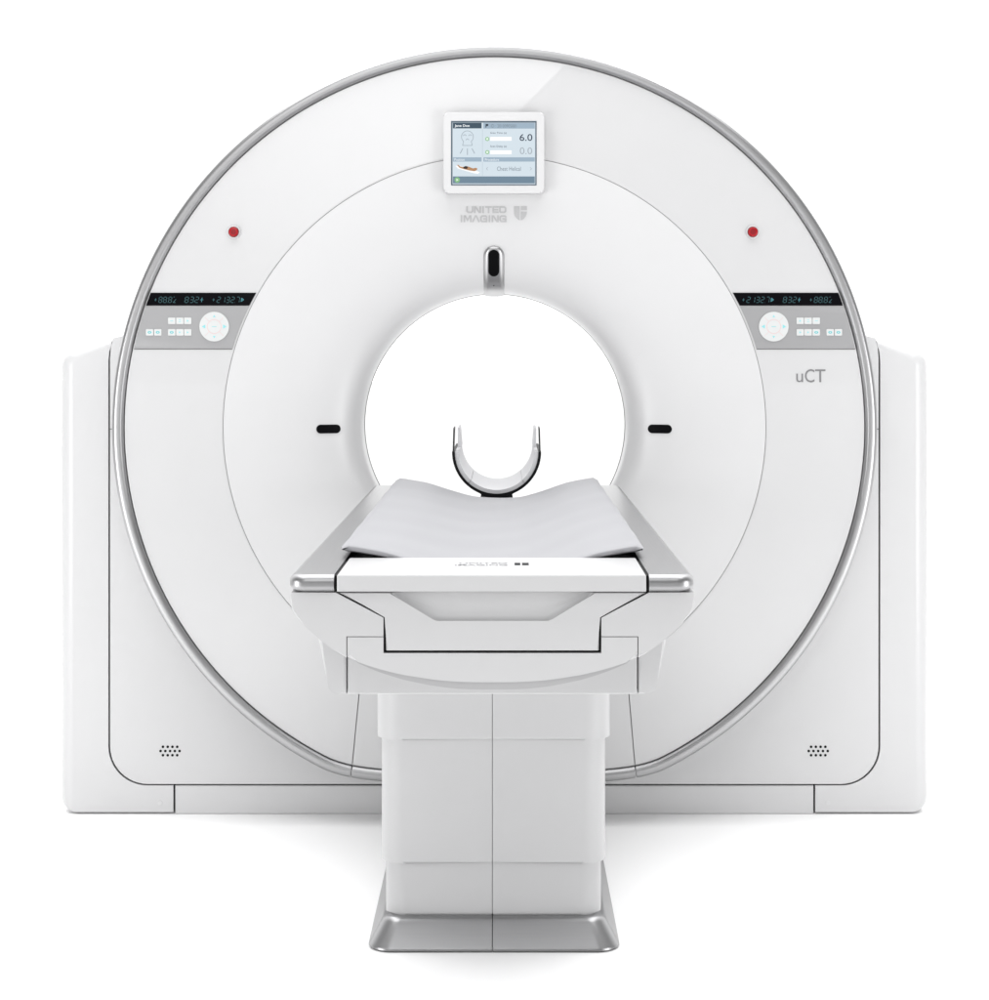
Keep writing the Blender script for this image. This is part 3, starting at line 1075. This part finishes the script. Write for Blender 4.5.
obj('plinth_joint', bm, black, table)

# ================================================================== MATTRESS
matt = None
bm = bmesh.new()
NU, NV = 48, 60
y0, y1 = -1.842, -.24
HW = .2555
T = .0125
def ring_section(y, shrink=0.0, drop=0.0):
    top, bot = [], []
    for k in range(NU + 1):
        u = -1 + 2 * k / NU
        x = XT + u * (HW - shrink)
        edge = max(0, (abs(u) - .955) / .045)
        zt = pad_z(u) - .005 * edge ** 2 - drop
        zb = pad_z(u) - T + .004 * edge ** 2 + drop * .6
        wob = .0012 * math.sin(y * 9 + u * 2.2) * (1 - abs(u)) + .0009 * math.sin(y * 23 - u * 5)
        top.append((x, y, zt + wob))
        bot.append((x, y, zb + wob * .5))
    return top + bot[::-1]
ys = [(y0, .003, .0042), (y0 + .003, .001, .0018), (y0 + .008, 0, 0)] + [(y0 + .008 + (y1 - y0 - .016) * k / NV, 0, 0) for k in range(1, NV)] + [(y1 - .008, 0, 0), (y1 - .003, .001, .0018), (y1, .003, .0042)]
secs = [[bm.verts.new(p) for p in ring_section(*a)] for a in ys]
n = len(secs[0])
for A, B in zip(secs, secs[1:]):
    for k in range(n):
        bm.faces.new((A[k], A[(k + 1) % n], B[(k + 1) % n], B[k]))
for q in (secs[0], secs[-1]):
    for k in range(NU):
        bm.faces.new((q[k], q[k + 1], q[n - 2 - k], q[n - 1 - k]))
matt = obj('mattress', bm, vinyl, None, angle=60)
matt['label'] = 'thin grey vinyl mattress with raised edges lying on the couch top'
matt['category'] = 'mattress'

# ================================================================== HEAD HOLDER
YA, YZ = -.13, .30
hc = P(496.6, 452, YA)
kk = (5 + YA) / F
head = thing('head_holder', 'small U-shaped black head holder lined with grey padding at the far end of the mattress', 'head holder',
             (hc.x, YA, hc.z - 45 * kk))
Ro = 44.6 * kk


def u_shell(ro, ri_f, a0, a1, n, ya, yb, flat=False):
    """curved plate from angle a0 to a1 (0 = straight down)"""
    bm = bmesh.new()
    secs = []
    for y in (ya, yb):
        o, i = [], []
        for k in range(n + 1):
            a = a0 + (a1 - a0) * k / n
            ri = ri_f(a)
            zo = hc.z - ro * math.cos(a)
            if flat:
                zo = max(zo, hc.z - ro) - .0045 * max(0, 1 - (a / .40) ** 4 if abs(a) < .40 else 0)
            o.append((hc.x + ro * math.sin(a), y, zo))
            i.append((hc.x + ri * math.sin(a), y, hc.z - ri * math.cos(a)))
        secs.append([bm.verts.new(p) for p in o + i[::-1]])
    n2 = len(secs[0])
    for k in range(n2):
        bm.faces.new((secs[0][k], secs[0][(k + 1) % n2], secs[1][(k + 1) % n2], secs[1][k]))
    m = n
    for s in secs:
        for k in range(m):
            bm.faces.new((s[k], s[k + 1], s[n2 - 2 - k], s[n2 - 1 - k]))
    return bm


obj('shell', u_shell(Ro, lambda a: Ro - .0070, R(-90), R(90), 48, YA, YZ, True), carbon, head)
for s in (-1, 1):
    x0 = hc.x + s * (Ro - .0012)
    x1 = hc.x + s * (Ro - .0040)
    bm = bmesh.new()
    box(bm, min(x0, x1), max(x0, x1), YA + .001, YA + .10, hc.z - .004, hc.z + 24 * kk)
    for v in bm.verts:
        if v.co.z > hc.z:
            v.co.x -= s * .0022
    obj('arm_plate', bm, carbon, head)
padr = lambda a: Ro - .0074 - .0095
sA = R(42)
obj('pad', u_shell(Ro - .0074, padr, -sA + .008, sA - .008, 24, YA + .004, YZ - .004), vinylpad, head)
for s in (-1, 1):
    bm = u_shell(Ro - .0074, padr, s * (sA + .004), s * R(90), 16, YA + .004, YZ - .004)
    # straight upper part of the side pad
    xa, xb = hc.x + s * (Ro - .0088), hc.x + s * (Ro - .0178)
    box(bm, min(xa, xb), max(xa, xb), YA + .24, YZ - .004, hc.z - .0005, hc.z + 20 * kk)
    for v in bm.verts:
        if v.co.z > hc.z + .01 and abs(v.co.x - xb) < 1e-4:
            v.co.x += s * .004
    obj('side_pad', bm, vinylpad, head)
bm = bmesh.new()
box(bm, hc.x - .042, hc.x + .042, YA - .16, YA + .12, hc.z - Ro - .011, hc.z - Ro - .004)
obj('mounting_tongue', bm, carbon, head)

# ================================================================== FLOOR, LIGHT, CAMERA
bm = bmesh.new()
bmesh.ops.create_grid(bm, x_segments=8, y_segments=8, size=60)
fl = obj('floor', bm, floorm)
fl['kind'] = 'structure'

w = bpy.data.worlds.new('World')
S.world = w
w.use_nodes = True
nt = w.node_tree
N, L = nt.nodes, nt.links
bg = N['Background']
tc = N.new('ShaderNodeTexCoord')
sp = N.new('ShaderNodeSeparateXYZ')
L.new(tc.outputs['Generated'], sp.inputs['Vector'])
def ramp(src, lo, hi, a, b):
    m = N.new('ShaderNodeMapRange')
    m.interpolation_type = 'SMOOTHSTEP'
    m.inputs['From Min'].default_value = lo
    m.inputs['From Max'].default_value = hi
    m.inputs['To Min'].default_value = a
    m.inputs['To Max'].default_value = b
    L.new(src, m.inputs['Value'])
    return m.outputs['Result']
ry = ramp(sp.outputs['Y'], .02, .70, .32, 1.7)      # dim studio behind the camera, white sweep behind the scanner
rz = ramp(sp.outputs['Z'], .1, .9, 1.0, 1.45)       # brighter ceiling
mu = N.new('ShaderNodeMath')
mu.operation = 'MULTIPLY'
L.new(ry, mu.inputs[0])
L.new(rz, mu.inputs[1])
L.new(mu.outputs[0], bg.inputs['Strength'])
bg.inputs['Color'].default_value = (1, 1, 1.0, 1)


def area(name, loc, aim, sx_, sy_, radiance, roll=0):
    l = bpy.data.lights.new(name, 'AREA')
    l.shape = 'RECTANGLE'
    l.size, l.size_y = sx_, sy_
    l.energy = radiance * math.pi * sx_ * sy_
    o = bpy.data.objects.new(name, l)
    COL.objects.link(o)
    o.location = loc
    q = (Vector(aim) - Vector(loc)).to_track_quat('-Z', 'Y')
    o.rotation_euler = (q.to_matrix().to_4x4() @ Matrix.Rotation(roll, 4, 'Z')).to_euler()
    return o


area('overhead_softbox', (0, -1.0, 6.5), (0, -1.0, 0), 7.5, 7.0, 3.35)
for sx_ in (-1, 1):
    area('side_softbox', (sx_ * 3.2, -3.1, .80), (sx_ * .3, -.2, .30), 1.6, 1.5, 5.6)
# left front softbox: its straight lower right edge is what the glossy ring cover mirrors
e = Vector((.22, 2.695)); nrm = Vector((-.707, .707)); wd, ln = 2.4, 5.2
along = Vector((.707, .707))
ctr = e + nrm * wd / 2 - along * .4
lo = area('front_softbox', (ctr.x, -5.6, ctr.y), (ctr.x, 0, ctr.y), ln, wd, 2.3, 0)
ld = lo.data
ld.use_nodes = True
n_ = ld.node_tree.nodes
l_ = ld.node_tree.links
em = n_.get('Emission') or n_.new('ShaderNodeEmission')
gm = n_.new('ShaderNodeNewGeometry')
sp2 = n_.new('ShaderNodeSeparateXYZ')
l_.new(gm.outputs['Parametric'], sp2.inputs['Vector'])
mr2 = n_.new('ShaderNodeMapRange')         # the softbox fades out towards its lower left end
mr2.interpolation_type = 'SMOOTHSTEP'
mr2.inputs['From Min'].default_value = .10
mr2.inputs['From Max'].default_value = .48
l_.new(sp2.outputs['X'], mr2.inputs['Value'])
l_.new(mr2.outputs['Result'], em.inputs['Strength'])
lo.rotation_euler = (Matrix.Rotation(R(-45), 4, 'Y') @ Matrix.Rotation(R(90), 4, 'X')).to_euler()

cam = bpy.data.cameras.new('camera')
co = bpy.data.objects.new('camera', cam)
COL.objects.link(co)
co.location = (0, -5, CAMH)
co.rotation_euler = (R(90), 0, 0)
cam.sensor_fit = 'VERTICAL'
cam.sensor_height = 36
cam.sensor_width = 36
cam.lens = 36 * F / 1000
cam.shift_x = (494.5 - VX) / 1000
cam.shift_y = -(500 - VY) / 1000
cam.clip_end = 500
S.camera = co
S.render.engine = 'CYCLES'
S.cycles.use_denoising = True
S.cycles.max_bounces = 10
S.cycles.diffuse_bounces = 6
S.view_settings.view_transform = 'Standard'
S.view_settings.look = 'None'
S.view_settings.exposure = 0.10
S.view_settings.gamma = 1
